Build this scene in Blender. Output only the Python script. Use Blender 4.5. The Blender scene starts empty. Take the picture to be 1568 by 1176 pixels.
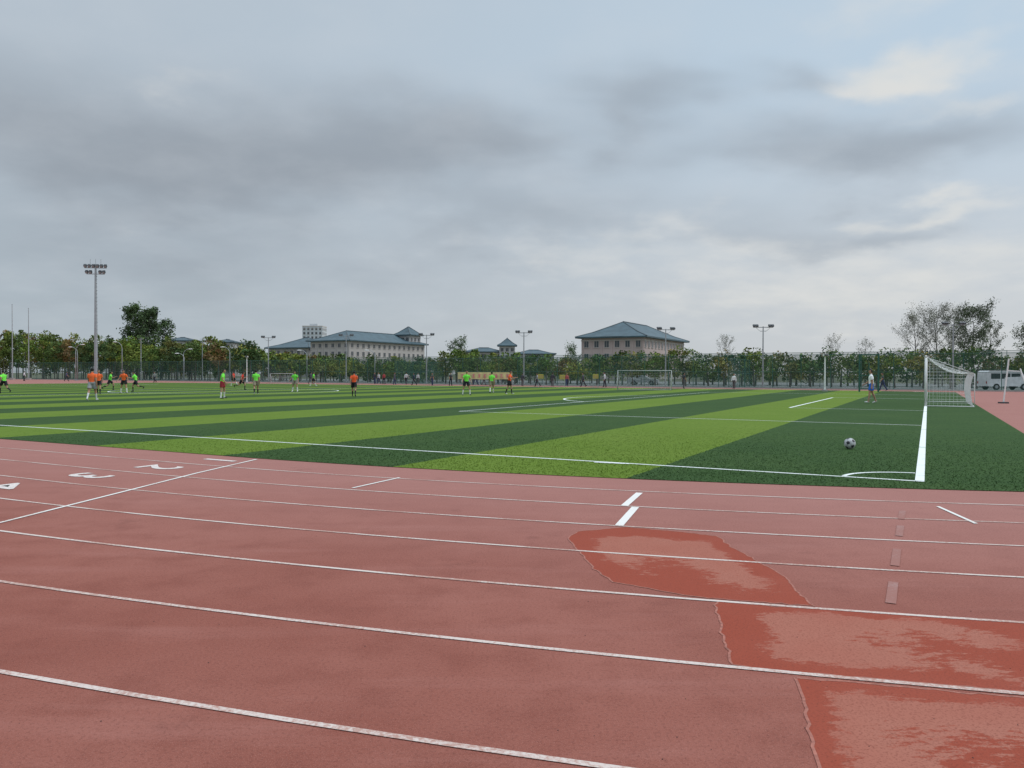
import bpy, bmesh, math, random
import numpy as np
from mathutils import Vector, Matrix, Quaternion
random.seed(7); rng=np.random.default_rng(7)
sc=bpy.context.scene
# ---------------------------------------------------------------- site frame
# camera stands at the origin, 1.51 m above the outer lane. Pitch corner and axes:
CX,CY=5.79,10.90
TH=math.radians(28.4); cs,sn=math.cos(TH),math.sin(TH)
def F(s,t,z=0.0):   # s metres along touch line from the corner, t metres into the pitch
    return Vector((CX-cs*s+sn*t, CY+sn*s+cs*t, z))
def G(px,py,z=0.0): # surveyed ground point (bearing / depression read off the photograph)
    d=1779.0/(py-(570.5+5*px/1568.0)); return Vector(((px-784)/1178.0*d,d,z))
def B(px,d,z=0.0):  # point on a bearing at a given distance
    return Vector(((px-784)/1178.0*d,d,z))
def HZ(px,py,d):    # height of something at distance d
    return ((570.5+5*px/1568.0)-py)/1178.0*d+1.51
# ---------------------------------------------------------------- materials
def newmat(name):
    m=bpy.data.materials.new(name); m.use_nodes=True
    nt=m.node_tree; b=nt.nodes['Principled BSDF']
    return m,nt,b
def mat(name,col,rough=0.7,var=0.12,scale=3.0,metal=0.0,bump=0.0,spec=0.3):
    m,nt,b=newmat(name)
    tc=nt.nodes.new('ShaderNodeTexCoord'); n=nt.nodes.new('ShaderNodeTexNoise')
    n.inputs['Scale'].default_value=scale; n.inputs['Detail'].default_value=3
    nt.links.new(tc.outputs['Object'],n.inputs['Vector'])
    r=nt.nodes.new('ShaderNodeValToRGB')
    r.color_ramp.elements[0].position=0.3; r.color_ramp.elements[1].position=0.7
    r.color_ramp.elements[0].color=[c*(1-var) for c in col]+[1]
    r.color_ramp.elements[1].color=[min(1,c*(1+var)) for c in col]+[1]
    nt.links.new(n.outputs['Fac'],r.inputs['Fac']); nt.links.new(r.outputs['Color'],b.inputs['Base Color'])
    b.inputs['Roughness'].default_value=rough; b.inputs['Metallic'].default_value=metal
    b.inputs['Specular IOR Level'].default_value=spec
    return m
_mc={}
def M(name,col,**k):
    if name not in _mc: _mc[name]=mat(name,col,**k)
    return _mc[name]
def N(nt,typ,**kw):
    n=nt.nodes.new(typ)
    for k,v in kw.items(): setattr(n,k,v)
    return n
def noise(nt,vec,scale,detail=4,rough=0.55):
    n=N(nt,'ShaderNodeTexNoise'); n.inputs['Scale'].default_value=scale
    n.inputs['Detail'].default_value=detail; n.inputs['Roughness'].default_value=rough
    nt.links.new(vec,n.inputs['Vector']); return n.outputs['Fac']
def mth(nt,op,a,b=None,c=None,clamp=False):
    n=N(nt,'ShaderNodeMath',operation=op); n.use_clamp=clamp
    for i,v in enumerate((a,b,c)):
        if v is None: continue
        if isinstance(v,(int,float)): n.inputs[i].default_value=v
        else: nt.links.new(v,n.inputs[i])
    return n.outputs[0]
def mrange(nt,v,a,b,c=0.0,d=1.0):
    n=N(nt,'ShaderNodeMapRange'); n.interpolation_type='SMOOTHSTEP'
    nt.links.new(v,n.inputs[0])
    for i,x in zip((1,2,3,4),(a,b,c,d)): n.inputs[i].default_value=x
    return n.outputs[0]
def mixc(nt,f,a,b,blend='MIX'):
    n=N(nt,'ShaderNodeMix',data_type='RGBA',blend_type=blend)
    if isinstance(f,(int,float)): n.inputs[0].default_value=f
    else: nt.links.new(f,n.inputs[0])
    for i,v in ((6,a),(7,b)):
        if isinstance(v,(tuple,list)): n.inputs[i].default_value=tuple(v[:3])+(1,)
        else: nt.links.new(v,n.inputs[i])
    return n.outputs[2]
def scalev(nt,vec,s):
    n=N(nt,'ShaderNodeMapping'); n.inputs['Scale'].default_value=s; nt.links.new(vec,n.inputs['Vector']); return n.outputs[0]

def track_mat():
    m,nt,b=newmat('running_track_rubber')
    tc=N(nt,'ShaderNodeTexCoord').outputs['Object']
    big=noise(nt,tc,0.35,4,0.6); mid=noise(nt,tc,2.3,5,0.65); fine=noise(nt,tc,60,4,0.75); gran=noise(nt,tc,200,1,0.6)
    c=mixc(nt,mrange(nt,big,0.35,0.65),(0.262,0.084,0.060),(0.315,0.115,0.086))
    c=mixc(nt,mrange(nt,mid,0.42,0.72,0,0.6),c,(0.215,0.065,0.046))
    st=noise(nt,scalev(nt,tc,(0.25,1.6,1)),1.3,6,0.65)
    c=mixc(nt,mrange(nt,st,0.50,0.75,0,0.55),c,(0.365,0.150,0.120))
    # lanes nearer the pitch: grey wear plus grazing-angle sheen painted into the colour
    sx=N(nt,'ShaderNodeSeparateXYZ'); nt.links.new(tc,sx.inputs[0])
    dist=mth(nt,'ADD',mth(nt,'MULTIPLY',sx.outputs[0],.33),mth(nt,'MULTIPLY',sx.outputs[1],.9))
    c=mixc(nt,mrange(nt,dist,3.5,10.5,0,0.7),c,(0.385,0.190,0.165))
    c=mixc(nt,mrange(nt,fine,0.46,0.72,0,0.60),c,(0.13,0.042,0.032))
    c=mixc(nt,mrange(nt,gran,0.56,0.68,0,0.50),c,(0.43,0.205,0.170))
    stain=noise(nt,tc,1.1,6,0.7)
    c=mixc(nt,mrange(nt,stain,0.60,0.70,0,0.25),c,(0.14,0.052,0.042))
    nt.links.new(c,b.inputs['Base Color']); b.inputs['Roughness'].default_value=0.9
    b.inputs['Specular IOR Level'].default_value=0.12
    bp=N(nt,'ShaderNodeBump'); bp.inputs['Strength'].default_value=0.7; bp.inputs['Distance'].default_value=0.006
    nt.links.new(fine,bp.inputs['Height']); nt.links.new(bp.outputs[0],b.inputs['Normal'])
    return m
def patch_mat():
    m,nt,b=newmat('fresh_rubber_patch')
    tc=N(nt,'ShaderNodeTexCoord').outputs['Object']
    at=N(nt,'ShaderNodeAttribute',attribute_name='inner').outputs['Fac']
    a=noise(nt,tc,1.3,2,0.5); d=noise(nt,scalev(nt,tc,(1,2.2,1)),9,8,0.78); fine=noise(nt,tc,80,3,0.7)
    v=mth(nt,'ADD',mth(nt,'MULTIPLY',a,0.62),mth(nt,'MULTIPLY',d,0.52))
    v=mth(nt,'ADD',v,mth(nt,'MULTIPLY',mth(nt,'SUBTRACT',at,.62),.24))
    c=mixc(nt,mrange(nt,v,0.585,0.625),(0.300,0.062,0.035),(0.375,0.140,0.098))
    c=mixc(nt,mrange(nt,a,.4,.7,0,.35),c,(0.33,0.085,0.055))
    c=mixc(nt,mrange(nt,fine,0.46,0.72,0,0.6),c,(0.16,0.04,0.026))
    nt.links.new(c,b.inputs['Base Color']); b.inputs['Roughness'].default_value=0.85; b.inputs['Specular IOR Level'].default_value=0.15
    bp=N(nt,'ShaderNodeBump'); bp.inputs['Strength'].default_value=0.5; bp.inputs['Distance'].default_value=0.005
    nt.links.new(fine,bp.inputs['Height']); nt.links.new(bp.outputs[0],b.inputs['Normal'])
    return m
def line_mat(name,white,under,lo,hi):
    m,nt,b=newmat(name)
    tc=N(nt,'ShaderNodeTexCoord').outputs['Object']
    a=noise(nt,tc,1.2,3); d=noise(nt,tc,45,4,0.7)
    v=mth(nt,'ADD',mth(nt,'MULTIPLY',a,0.5),mth(nt,'MULTIPLY',d,0.5))
    c=mixc(nt,mrange(nt,v,lo,hi),white,under)
    nt.links.new(c,b.inputs['Base Color']); b.inputs['Roughness'].default_value=0.85; b.inputs['Specular IOR Level'].default_value=0.1
    return m
def turf_mat():
    m,nt,b=newmat('artificial_turf')
    tc=N(nt,'ShaderNodeTexCoord').outputs['Object']
    sx=N(nt,'ShaderNodeSeparateXYZ'); nt.links.new(tc,sx.inputs[0])
    wob=noise(nt,tc,6,2)
    s=mth(nt,'MULTIPLY',sx.outputs[0],-1.0)
    s=mth(nt,'ADD',s,mth(nt,'MULTIPLY',mth(nt,'SUBTRACT',wob,0.5),0.12))
    s=mth(nt,'MAXIMUM',s,0.01)
    st=mth(nt,'FLOORED_MODULO',mth(nt,'DIVIDE',s,3.75),2.0)
    st=mth(nt,'GREATER_THAN',st,1.0)
    big=noise(nt,tc,0.35,4,0.6); mid=noise(nt,scalev(nt,tc,(3.0,1,1)),3.2,5,0.7); fine=noise(nt,tc,60,3,0.75)
    c=mixc(nt,st,(0.044,0.086,0.027),(0.128,0.198,0.028))
    c=mixc(nt,mrange(nt,big,0.35,0.7,0,0.5),c,mixc(nt,st,(0.062,0.108,0.032),(0.158,0.222,0.040)))
    c=mixc(nt,mrange(nt,mid,0.42,0.72,0,0.6),c,mixc(nt,st,(0.024,0.052,0.018),(0.080,0.134,0.018)))
    c=mixc(nt,mrange(nt,fine,0.45,0.75,0,0.45),c,mixc(nt,st,(0.018,0.040,0.014),(0.066,0.112,0.014)))
    nt.links.new(c,b.inputs['Base Color']); b.inputs['Roughness'].default_value=0.9; b.inputs['Specular IOR Level'].default_value=0.06
    bp=N(nt,'ShaderNodeBump'); bp.inputs['Strength'].default_value=0.5; bp.inputs['Distance'].default_value=0.015
    nt.links.new(mid,bp.inputs['Height']); nt.links.new(bp.outputs[0],b.inputs['Normal'])
    return m
def leaf_mat(name):
    m,nt,b=newmat(name)
    at=N(nt,'ShaderNodeAttribute',attribute_name='tint')
    nt.links.new(at.outputs['Color'],b.inputs['Base Color']); b.inputs['Roughness'].default_value=0.8
    b.inputs['Specular IOR Level'].default_value=0.1
    return m
def mesh_screen_mat(name,col,opac):
    m,nt,b=newmat(name)
    tc=N(nt,'ShaderNodeTexCoord').outputs['Object']
    n1=noise(nt,tc,0.5,2)
    nt.links.new(mixc(nt,n1,[c*0.8 for c in col],[c*1.3 for c in col]),b.inputs['Base Color']); b.inputs['Roughness'].default_value=0.6
    tr=N(nt,'ShaderNodeBsdfTransparent'); mx=N(nt,'ShaderNodeMixShader')
    nt.links.new(mrange(nt,n1,0.2,0.8,opac-0.1,opac+0.1),mx.inputs[0])
    nt.links.new(tr.outputs[0],mx.inputs[1]); nt.links.new(b.outputs[0],mx.inputs[2])
    nt.links.new(mx.outputs[0],nt.nodes['Material Output'].inputs['Surface'])
    return m
# ---------------------------------------------------------------- mesh builder
class MB:
    def __init__(s): s.v=[];s.f=[];s.m=[];s.mats=[]
    def mi(s,m):
        if m not in s.mats: s.mats.append(m)
        return s.mats.index(m)
    def add(s,vs,fs,m):
        o=len(s.v); s.v+= [tuple(v) for v in vs]; i=s.mi(m)
        for f in fs: s.f.append([a+o for a in f]); s.m.append(i)
    def box(s,c,size,m,rot=0.0):
        hx,hy,hz=[a/2 for a in size]; R=Matrix.Rotation(rot,3,'Z') if not isinstance(rot,Matrix) else rot
        vs=[Vector(c)+R@Vector((x*hx,y*hy,z*hz)) for z in(-1,1) for x,y in((-1,-1),(1,-1),(1,1),(-1,1))]
        s.add(vs,[(3,2,1,0),(4,5,6,7),(0,1,5,4),(1,2,6,5),(2,3,7,6),(3,0,4,7)],m)
    def tube(s,pts,rad,m,n=8,ry=None,side=None,caps=True):
        pts=[Vector(p) for p in pts]; k=len(pts)
        if isinstance(rad,(int,float)): rad=[rad]*k
        if ry is None: ry=rad
        d0=(pts[-1]-pts[0]).normalized()
        ref=Vector(side) if side is not None else (Vector((1,0,0)) if abs(d0.x)<0.8 else Vector((0,1,0)))
        vs=[]
        for i,p in enumerate(pts):
            d=(pts[min(i+1,k-1)]-pts[max(i-1,0)]).normalized()
            a=(ref-d*ref.dot(d)).normalized(); b=d.cross(a)
            for j in range(n):
                an=2*math.pi*j/n; vs.append(p+a*math.cos(an)*rad[i]+b*math.sin(an)*ry[i])
        fs=[(i*n+j,i*n+(j+1)%n,(i+1)*n+(j+1)%n,(i+1)*n+j) for i in range(k-1) for j in range(n)]
        if caps: fs+= [tuple(range(n-1,-1,-1)),tuple(range((k-1)*n,k*n))]
        s.add(vs,fs,m)
    def ell(s,c,r,m,nu=12,nv=8,R=None):
        c=Vector(c); vs=[];fs=[]
        R=R or Matrix.Identity(3)
        vs.append(c+R@Vector((0,0,-r[2])))
        for i in range(1,nv):
            ph=-math.pi/2+math.pi*i/nv
            for j in range(nu):
                a=2*math.pi*j/nu; vs.append(c+R@Vector((r[0]*math.cos(ph)*math.cos(a),r[1]*math.cos(ph)*math.sin(a),r[2]*math.sin(ph))))
        vs.append(c+R@Vector((0,0,r[2]))); T=len(vs)-1
        for j in range(nu): fs.append((0,1+(j+1)%nu,1+j)); fs.append((T,T-nu+j,T-nu+(j+1)%nu))
        for i in range(nv-2):
            for j in range(nu): fs.append((1+i*nu+j,1+i*nu+(j+1)%nu,1+(i+1)*nu+(j+1)%nu,1+(i+1)*nu+j))
        s.add(vs,fs,m)
    def strip(s,pts,w,z,m):
        pts=[Vector((p[0],p[1],0)) for p in pts]; vs=[]
        for i,p in enumerate(pts):
            d=(pts[min(i+1,len(pts)-1)]-pts[max(i-1,0)]).normalized(); nn=Vector((-d.y,d.x,0))*w/2
            vs+= [p-nn+Vector((0,0,z)),p+nn+Vector((0,0,z))]
        s.add(vs,[(2*i,2*i+2,2*i+3,2*i+1) for i in range(len(pts)-1)],m)
    def obj(s,name,parent=None,smooth=False,loc=None,rotz=None,recalc=False):
        me=bpy.data.meshes.new(name); me.from_pydata(s.v,[],s.f)
        for m in s.mats: me.materials.append(m)
        me.polygons.foreach_set('material_index',s.m)
        if smooth: me.polygons.foreach_set('use_smooth',[True]*len(s.f))
        if recalc:
            bm=bmesh.new(); bm.from_mesh(me); bmesh.ops.recalc_face_normals(bm,faces=bm.faces); bm.to_mesh(me); bm.free()
        me.update(); o=bpy.data.objects.new(name,me); sc.collection.objects.link(o)
        if loc is not None: o.location=loc
        if rotz is not None: o.rotation_euler[2]=rotz
        if parent: o.parent=parent
        return o
def empty(name,loc=(0,0,0),rotz=0):
    e=bpy.data.objects.new(name,None); sc.collection.objects.link(e); e.location=loc; e.rotation_euler[2]=rotz
    e.empty_display_size=0.3; return e
# ---------------------------------------------------------------- ground layers
TR=track_mat(); PT=patch_mat(); TURF=turf_mat()
LW=line_mat('lane_paint',(0.64,0.54,0.49),(0.44,0.26,0.215),0.44,0.60)
LWB=line_mat('mark_paint',(0.76,0.73,0.69),(0.54,0.40,0.35),0.50,0.66)
PWL=line_mat('pitch_paint',(0.80,0.82,0.80),(0.45,0.52,0.42),0.52,0.66)
GRY=line_mat('grey_mark_paint',(0.350,0.205,0.185),(0.320,0.150,0.125),0.40,0.54)
b=MB(); b.add([(-3000,-600,-0.004),(3000,-600,-0.004),(3000,4000,-0.004),(-3000,4000,-0.004)],[(0,1,2,3)],M('rough_ground',(0.10,0.11,0.06),scale=0.2,var=0.3)); b.obj('ground')
b=MB(); q=[F(-80,-40),F(190,-40),F(190,88),F(-80,76)]
b.add([(p.x,p.y,0.0) for p in q],[(3,2,1,0)],TR)
b.obj('running_track')
b=MB(); q=[F(-80,76.5),F(190,88.5),F(190,150),F(-80,150)]
b.add([(p.x,p.y,0.0) for p in q],[(3,2,1,0)],M('court_paving',(0.24,0.25,0.24),scale=0.3)); b.obj('court_pavement')
R0=36.5; S0=11.0; S1=94.0; TC=34.0
def edge(s,R):
    c=S0 if s<S0 else (S1 if s>S1 else s)
    return TC-math.sqrt(max(R*R-(s-c)**2,0))
near=[(-x,edge(x,R0)) for x in np.concatenate([np.linspace(-2.3,11,24),np.linspace(11.5,93.5,30),np.linspace(94,107.3,20)])]
far=[(x,2*TC-t) for x,t in reversed(near)]
b=MB(); allv=near+far; n=len(near)
vs=[(x,t,0.008) for x,t in allv]
fs=[(i,i+1,2*n-2-i,2*n-1-i) for i in range(n-1)]
b.add(vs,[f[::-1] for f in fs],TURF)
pitch=b.obj('football_pitch',loc=(CX,CY,0),rotz=-TH)
def npmesh(name,V,k,mats,tint=None,parent=None,loc=None,rotz=None):
    nf=V.shape[0]; me=bpy.data.meshes.new(name)
    me.vertices.add(nf*k); me.vertices.foreach_set('co',V.reshape(-1).astype(np.float32))
    me.loops.add(nf*k); me.loops.foreach_set('vertex_index',np.arange(nf*k,dtype=np.int32))
    me.polygons.add(nf); me.polygons.foreach_set('loop_start',np.arange(0,nf*k,k,dtype=np.int32))
    for m in mats: me.materials.append(m)
    if tint is not None:
        a=me.color_attributes.new('tint','FLOAT_COLOR','POINT')
        c=np.ones((nf,k,4),dtype=np.float32); c[:,:,:3]=tint[:,None,:]; a.data.foreach_set('color',c.reshape(-1))
    me.update(calc_edges=True); me.validate()
    o=bpy.data.objects.new(name,me); sc.collection.objects.link(o)
    if loc is not None: o.location=loc
    if rotz is not None: o.rotation_euler[2]=rotz
    if parent: o.parent=parent
    return o
# turf tufts: dense by the touch line, thinning away with distance from the edge
nb=330000
s_=rng.uniform(-2.25,24,nb); t_=rng.uniform(-2.5,16,nb)
em=np.array([edge(x,R0) for x in s_]); ok=(t_>em+rng.uniform(-.02,.02,nb))
ok&=~(np.abs(t_)<0.065+rng.uniform(-.012,.012,nb))|(s_<-0.05); ok&=~((np.abs(s_)<0.075)&(t_>-0.05))
rr=np.hypot(s_,t_); ok&=~((np.abs(rr-1.0)<0.06)&(s_>0)&(t_>0))
wx=CX-cs*s_+sn*t_; wy=CY+sn*s_+cs*t_; dd=np.hypot(wx,wy)
fade=np.clip((25-dd)/13,0,1); ok&=rng.uniform(0,1,nb)<fade**1.2
s_,t_,fade=s_[ok],t_[ok],fade[ok]; nb=len(s_)
an=rng.uniform(0,2*math.pi,nb); hh=rng.uniform(.006,.024,nb)*(.4+.6*fade); w=.006; lx=rng.normal(0,.018,nb); ly=rng.normal(0,.018,nb)
V=np.zeros((nb,3,3)); V[:,0,0]=-s_-np.cos(an)*w; V[:,0,1]=t_-np.sin(an)*w; V[:,1,0]=-s_+np.cos(an)*w; V[:,1,1]=t_+np.sin(an)*w
V[:,2,0]=-s_+lx; V[:,2,1]=t_+ly; V[:,0:2,2]=.008; V[:,2,2]=.008+hh
npmesh('pitch_turf_grass',V,3,[TURF],loc=(CX,CY,0),rotz=-TH)
# pitch markings
b=MB()
def ln(a,c,w=0.12,z=0.012): b.strip([F(*a),F(*c)],w,z,PWL)
def arc(cs_,ct,r,a0,a1,w=0.12,z=0.012,n=48): b.strip([F(cs_+r*math.cos(a0+(a1-a0)*i/n),ct+r*math.sin(a0+(a1-a0)*i/n)) for i in range(n+1)],w,z,PWL)
ln((-.06,0),(105,0),w=.075); ln((0,.06),(0,67.94)); ln((-.06,68),(105,68)); ln((105,.06),(105,67.94))
ln((52.5,.07),(52.5,67.9)); arc(52.5,34,9.15,0,2*math.pi,z=.016)
ln((.07,13.84),(16.5,13.84),w=.07); ln((.07,54.16),(16.5,54.16)); ln((16.5,13.9),(16.5,54.1),w=.08)
ln((.07,24.84),(5.5,24.84),w=.07); ln((.07,43.16),(5.5,43.16)); ln((5.5,24.9),(5.5,43.1))
ln((104.9,13.84),(88.5,13.84)); ln((104.9,54.16),(88.5,54.16)); ln((88.5,13.9),(88.5,54.1))
arc(0,0,1.0,.07,math.pi/2-.07,w=.07); arc(11,34,9.15,-.92,.92)
arc(0,68,1.0,-.07,-math.pi/2+.07)
ln((4.9,-.15),(4.3,-.07),w=.08,z=.016)
b.obj('pitch_markings')
# track markings
b=MB()
def ring(R,w,z,m):
    pts=[]
    for a in np.linspace(-1.4,0,80): pts.append(F(S0+R*math.sin(a),TC-R*math.cos(a)))
    for x in np.linspace(S0+1,S1-1,60): pts.append(F(x,TC-R))
    for a in np.linspace(0,1.4,60): pts.append(F(S1+R*math.sin(a),TC-R*math.cos(a)))
    b.strip(pts,w,z,m)
for k in range(1,9): ring(36.46+1.18*k,0.038,.0042,LW)
ring(36.44,0.12,.0042,M('track_edge_strip',(0.40,0.19,0.16),scale=20,var=.2))
b.strip([F(10.25,-2.62),F(9.6,-4.4),F(8.8,-6.3),F(8.05,-8.1),F(7.0,-10.2),F(6.2,-11.9)],.045,.0062,LWB)
def gm(p,q,w,m=LWB,z=.0062): b.strip([G(*p),G(*q)],w,z,m)
gm((540,748),(612,732),.04); gm((957,775.5),(980,755.5),.085); gm((949,806),(974,777.5),.085)
gm((1438,776.5),(1497,803),.04)
for p,q in (((1384,783),(1382,796)),((1381,806),(1379,822)),((1376,842),(1373,868)),((1371,893),(1367,926))): gm(p,q,.065,GRY,.0052)
b.obj('track_lane_lines')
LNT=M('lane_number_paint',(0.66,0.58,0.54),scale=25,var=.25)
for k in range(1,9):
    cu=bpy.data.curves.new('tmp','FONT'); cu.body=str(k); cu.size=1.0; cu.align_x='CENTER'; cu.align_y='CENTER'; cu.offset=.012
    o=bpy.data.objects.new('tmp',cu); sc.collection.objects.link(o); bpy.context.view_layer.update()
    me=bpy.data.meshes.new_from_object(o.evaluated_get(bpy.context.evaluated_depsgraph_get())); bpy.data.objects.remove(o)
    me.materials.clear(); me.materials.append(LNT)
    o=bpy.data.objects.new('lane_number',me); sc.collection.objects.link(o)
    o.location=F(10.75,-3.02-1.18*(k-1),.0055); o.rotation_euler[2]=-TH-math.pi/2; o.scale=(.95,1.05,1)
# repair patches: dense boundary, rings filled so the worn centre can differ from the rim
def patch(poly,z=.0020,seed=0):
    r=random.Random(seed); P=[G(*p) for p in poly]; pts=[]
    for i in range(len(P)):
        a,c=P[i],P[(i+1)%len(P)]; L=(c-a).length; n=max(1,int(L/.05))
        for j in range(n):
            p=a.lerp(c,j/n); pts.append(p+Vector((r.gauss(0,.007),r.gauss(0,.007),0)))
    A=np.array([(p.x,p.y) for p in pts]); ctr=A.mean(0)
    fr=[0,.12,.25,.4,.6,.8]; n=len(pts); vs=[]; val=[]
    for f in fr:
        for x,y in A: vs.append((x+(ctr[0]-x)*f,y+(ctr[1]-y)*f,z)); val.append(min(1,f/.4))
    vs.append((ctr[0],ctr[1],z)); val.append(1.0)
    fs=[(k*n+i,k*n+(i+1)%n,(k+1)*n+(i+1)%n,(k+1)*n+i) for k in range(len(fr)-1) for i in range(n)]+[((len(fr)-1)*n+i,(len(fr)-1)*n+(i+1)%n,len(vs)-1) for i in range(n)]
    me=bpy.data.meshes.new('track_repair_patch'); me.from_pydata(vs,[],fs); 
    at=me.attributes.new('inner','FLOAT','POINT'); at.data.foreach_set('value',val)
    me.materials.append(PT); me.update(); o=bpy.data.objects.new('track_repair_patch',me); sc.collection.objects.link(o)
    bb=MB(); bb.strip(pts+[pts[0]],.014,z+.001,M('patch_rim',(0.34,0.125,0.09),scale=30,var=.3)); bb.obj('patch_rim',parent=o)
patch([(870,825),(885,815),(960,808),(1040,815),(1100,822),(1125,840),(1165,862),(1205,885),(1225,910),(1250,930),(1100,919),(1060,914),(940,893),(915,875),(895,855)],seed=1)
patch([(1098,922.5),(1240,934),(1400,942),(1600,959),(1640,1068),(1400,1047),(1220,1032),(1125,1021),(1110,975),(1100,940)],seed=2)
patch([(1222,1042),(1330,1049),(1640,1078),(1700,1300),(1300,1300),(1262,1190),(1245,1130),(1235,1080)],seed=3)
b=MB()
for i in range(90):
    p=G(random.uniform(-50,1600),random.uniform(760,1170)); q=random.uniform(.0015,.0035); b.ell((p.x,p.y,.003),(q,q,q*.6),M('grit',(0.07,0.04,0.035)),6,4)
b.obj('grit_crumbs')
# ---------------------------------------------------------------- football
def football():
    ph=(1+5**.5)/2; ico=[Vector(v).normalized() for v in [(0,a,c*ph) for a in(-1,1) for c in(-1,1)]+[(a,c*ph,0) for a in(-1,1) for c in(-1,1)]+[(c*ph,0,a) for a in(-1,1) for c in(-1,1)]]
    fc=[]
    for i in range(12):
        for j in range(i+1,12):
            for k in range(j+1,12):
                if (ico[i]-ico[j]).length<1.1 and (ico[j]-ico[k]).length<1.1 and (ico[i]-ico[k]).length<1.1: fc.append((ico[i]+ico[j]+ico[k]).normalized())
    bm=bmesh.new(); bmesh.ops.create_icosphere(bm,subdivisions=5,radius=.112)
    R=Matrix.Rotation(.5,3,'X')@Matrix.Rotation(.35,3,'Y')
    for f in bm.faces:
        d=(R@f.calc_center_median()).normalized()
        tv=sorted([2.32744/d.dot(v) for v in ico if d.dot(v)>.3]+[2.26728/d.dot(v) for v in fc if d.dot(v)>.3])
        pv=min(2.32744/x for x in [max(1e-3,d.dot(v)) for v in ico])
        f.material_index=1 if pv<=tv[0]+1e-6 else 0
        f.smooth=True
        if tv[1]-tv[0]<.03: f.material_index=2
    me=bpy.data.meshes.new('football'); bm.to_mesh(me); bm.free()
    for m in (M('ball_white',(0.48,0.48,0.48),rough=.5,scale=20,var=.2),M('ball_black',(0.03,0.03,0.035),rough=.4),M('ball_seam',(0.2,0.2,0.2))): me.materials.append(m)
    o=bpy.data.objects.new('football',me); sc.collection.objects.link(o); p=G(1302,688.3); o.location=(p.x,p.y,.120)
football()
# ---------------------------------------------------------------- goals
WHT=M('white_metal',(0.78,0.78,0.76),rough=.4,var=.05); NET=M('net_cord',(0.66,0.67,0.66),rough=.8,var=.05)
GM=M('weathered_goal_metal',(0.50,0.51,0.50),rough=.5)
def goal(name,loc,rot,w,h,d,backz,step,cord,r=.06,FM=WHT,sag=.12):
    e=empty(name,loc,rot)
    b=MB()
    b.tube([(-w/2,0,0),(-w/2,0,h-.002)],r,FM,12); b.tube([(w/2,0,0),(w/2,0,h-.002)],r,FM,12); b.tube([(-w/2-r,0,h),(w/2+r,0,h)],r,FM,12)
    for x in(-w/2,w/2):
        b.tube([(x,0,.03),(x,d,.03)],.025,FM,6); b.tube([(x,d,backz),(x,d,.03)],.018,FM,6)
        b.tube([(x,r,h-.05),(x,d,backz)],.012,FM,5)
    b.tube([(-w/2,d,.03),(w/2,d,.03)],.025,FM,6)
    b.obj('goal_frame',parent=e,smooth=True)
    b=MB(); r2=cord/2
    def prof(u,x=0):
        y=d*u; z=h+(backz-h)*u-sag*math.sin(math.pi*u)*(1+1.6*(1-abs(2*x/w)**2)); return y,z
    n=int(w/step)
    for i in range(n+1):
        x=-w/2+w*i/n
        pts=[(x,)+prof(u/10,x) for u in range(11)]+[(x,d-.05-.12*math.sin(math.pi*j/6),backz*(1-j/6)+.02) for j in range(1,7)]
        b.tube(pts,r2,NET,3,caps=False)
    for i in range(1,int(d/step)+1):
        u=i*step/d
        if u>1: break
        b.tube([(-w/2+w*j/10,)+prof(u,-w/2+w*j/10) for j in range(11)],r2,NET,3,caps=False)
    for i in range(1,int(backz/step)+1):
        z=i*step; yy=d-.05-.12*math.sin(math.pi*(1-z/backz)); b.tube([(-w/2,yy,z),(w/2,yy,z)],r2,NET,3,caps=False)
    for x in(-w/2,w/2):
        for i in range(1,int(d/step)+1):
            y=i*step; z=prof(min(1,y/d),w/2)[1]; b.tube([(x,y,0.02),(x+.05,y,z*.5),(x,y,z)],r2,NET,3,caps=False)
        for i in range(1,int(h/step)+1):
            z=i*step
            ymax=d if z<backz else max(0,d*((h-z)/(h-backz)))
            if ymax>.1: b.tube([(x,0,z),(x,ymax,z)],r2,NET,3,caps=False)
    b.obj('goal_net',parent=e)
goal('football_goal',F(0,34),-TH-math.pi/2,7.32,2.44,2.05,1.60,.17,.008)
goal('football_goal',F(105,34),-TH+math.pi/2,7.32,2.44,2.1,1.62,.3,.012)
goal('small_football_goal',B(987,74),-.1,5.1,1.9,1.3,1.2,.22,.007,.03,GM)
goal('small_football_goal',B(431,118),.1,3.4,1.5,1.0,1.0,.25,.010,.035,GM)
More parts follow.
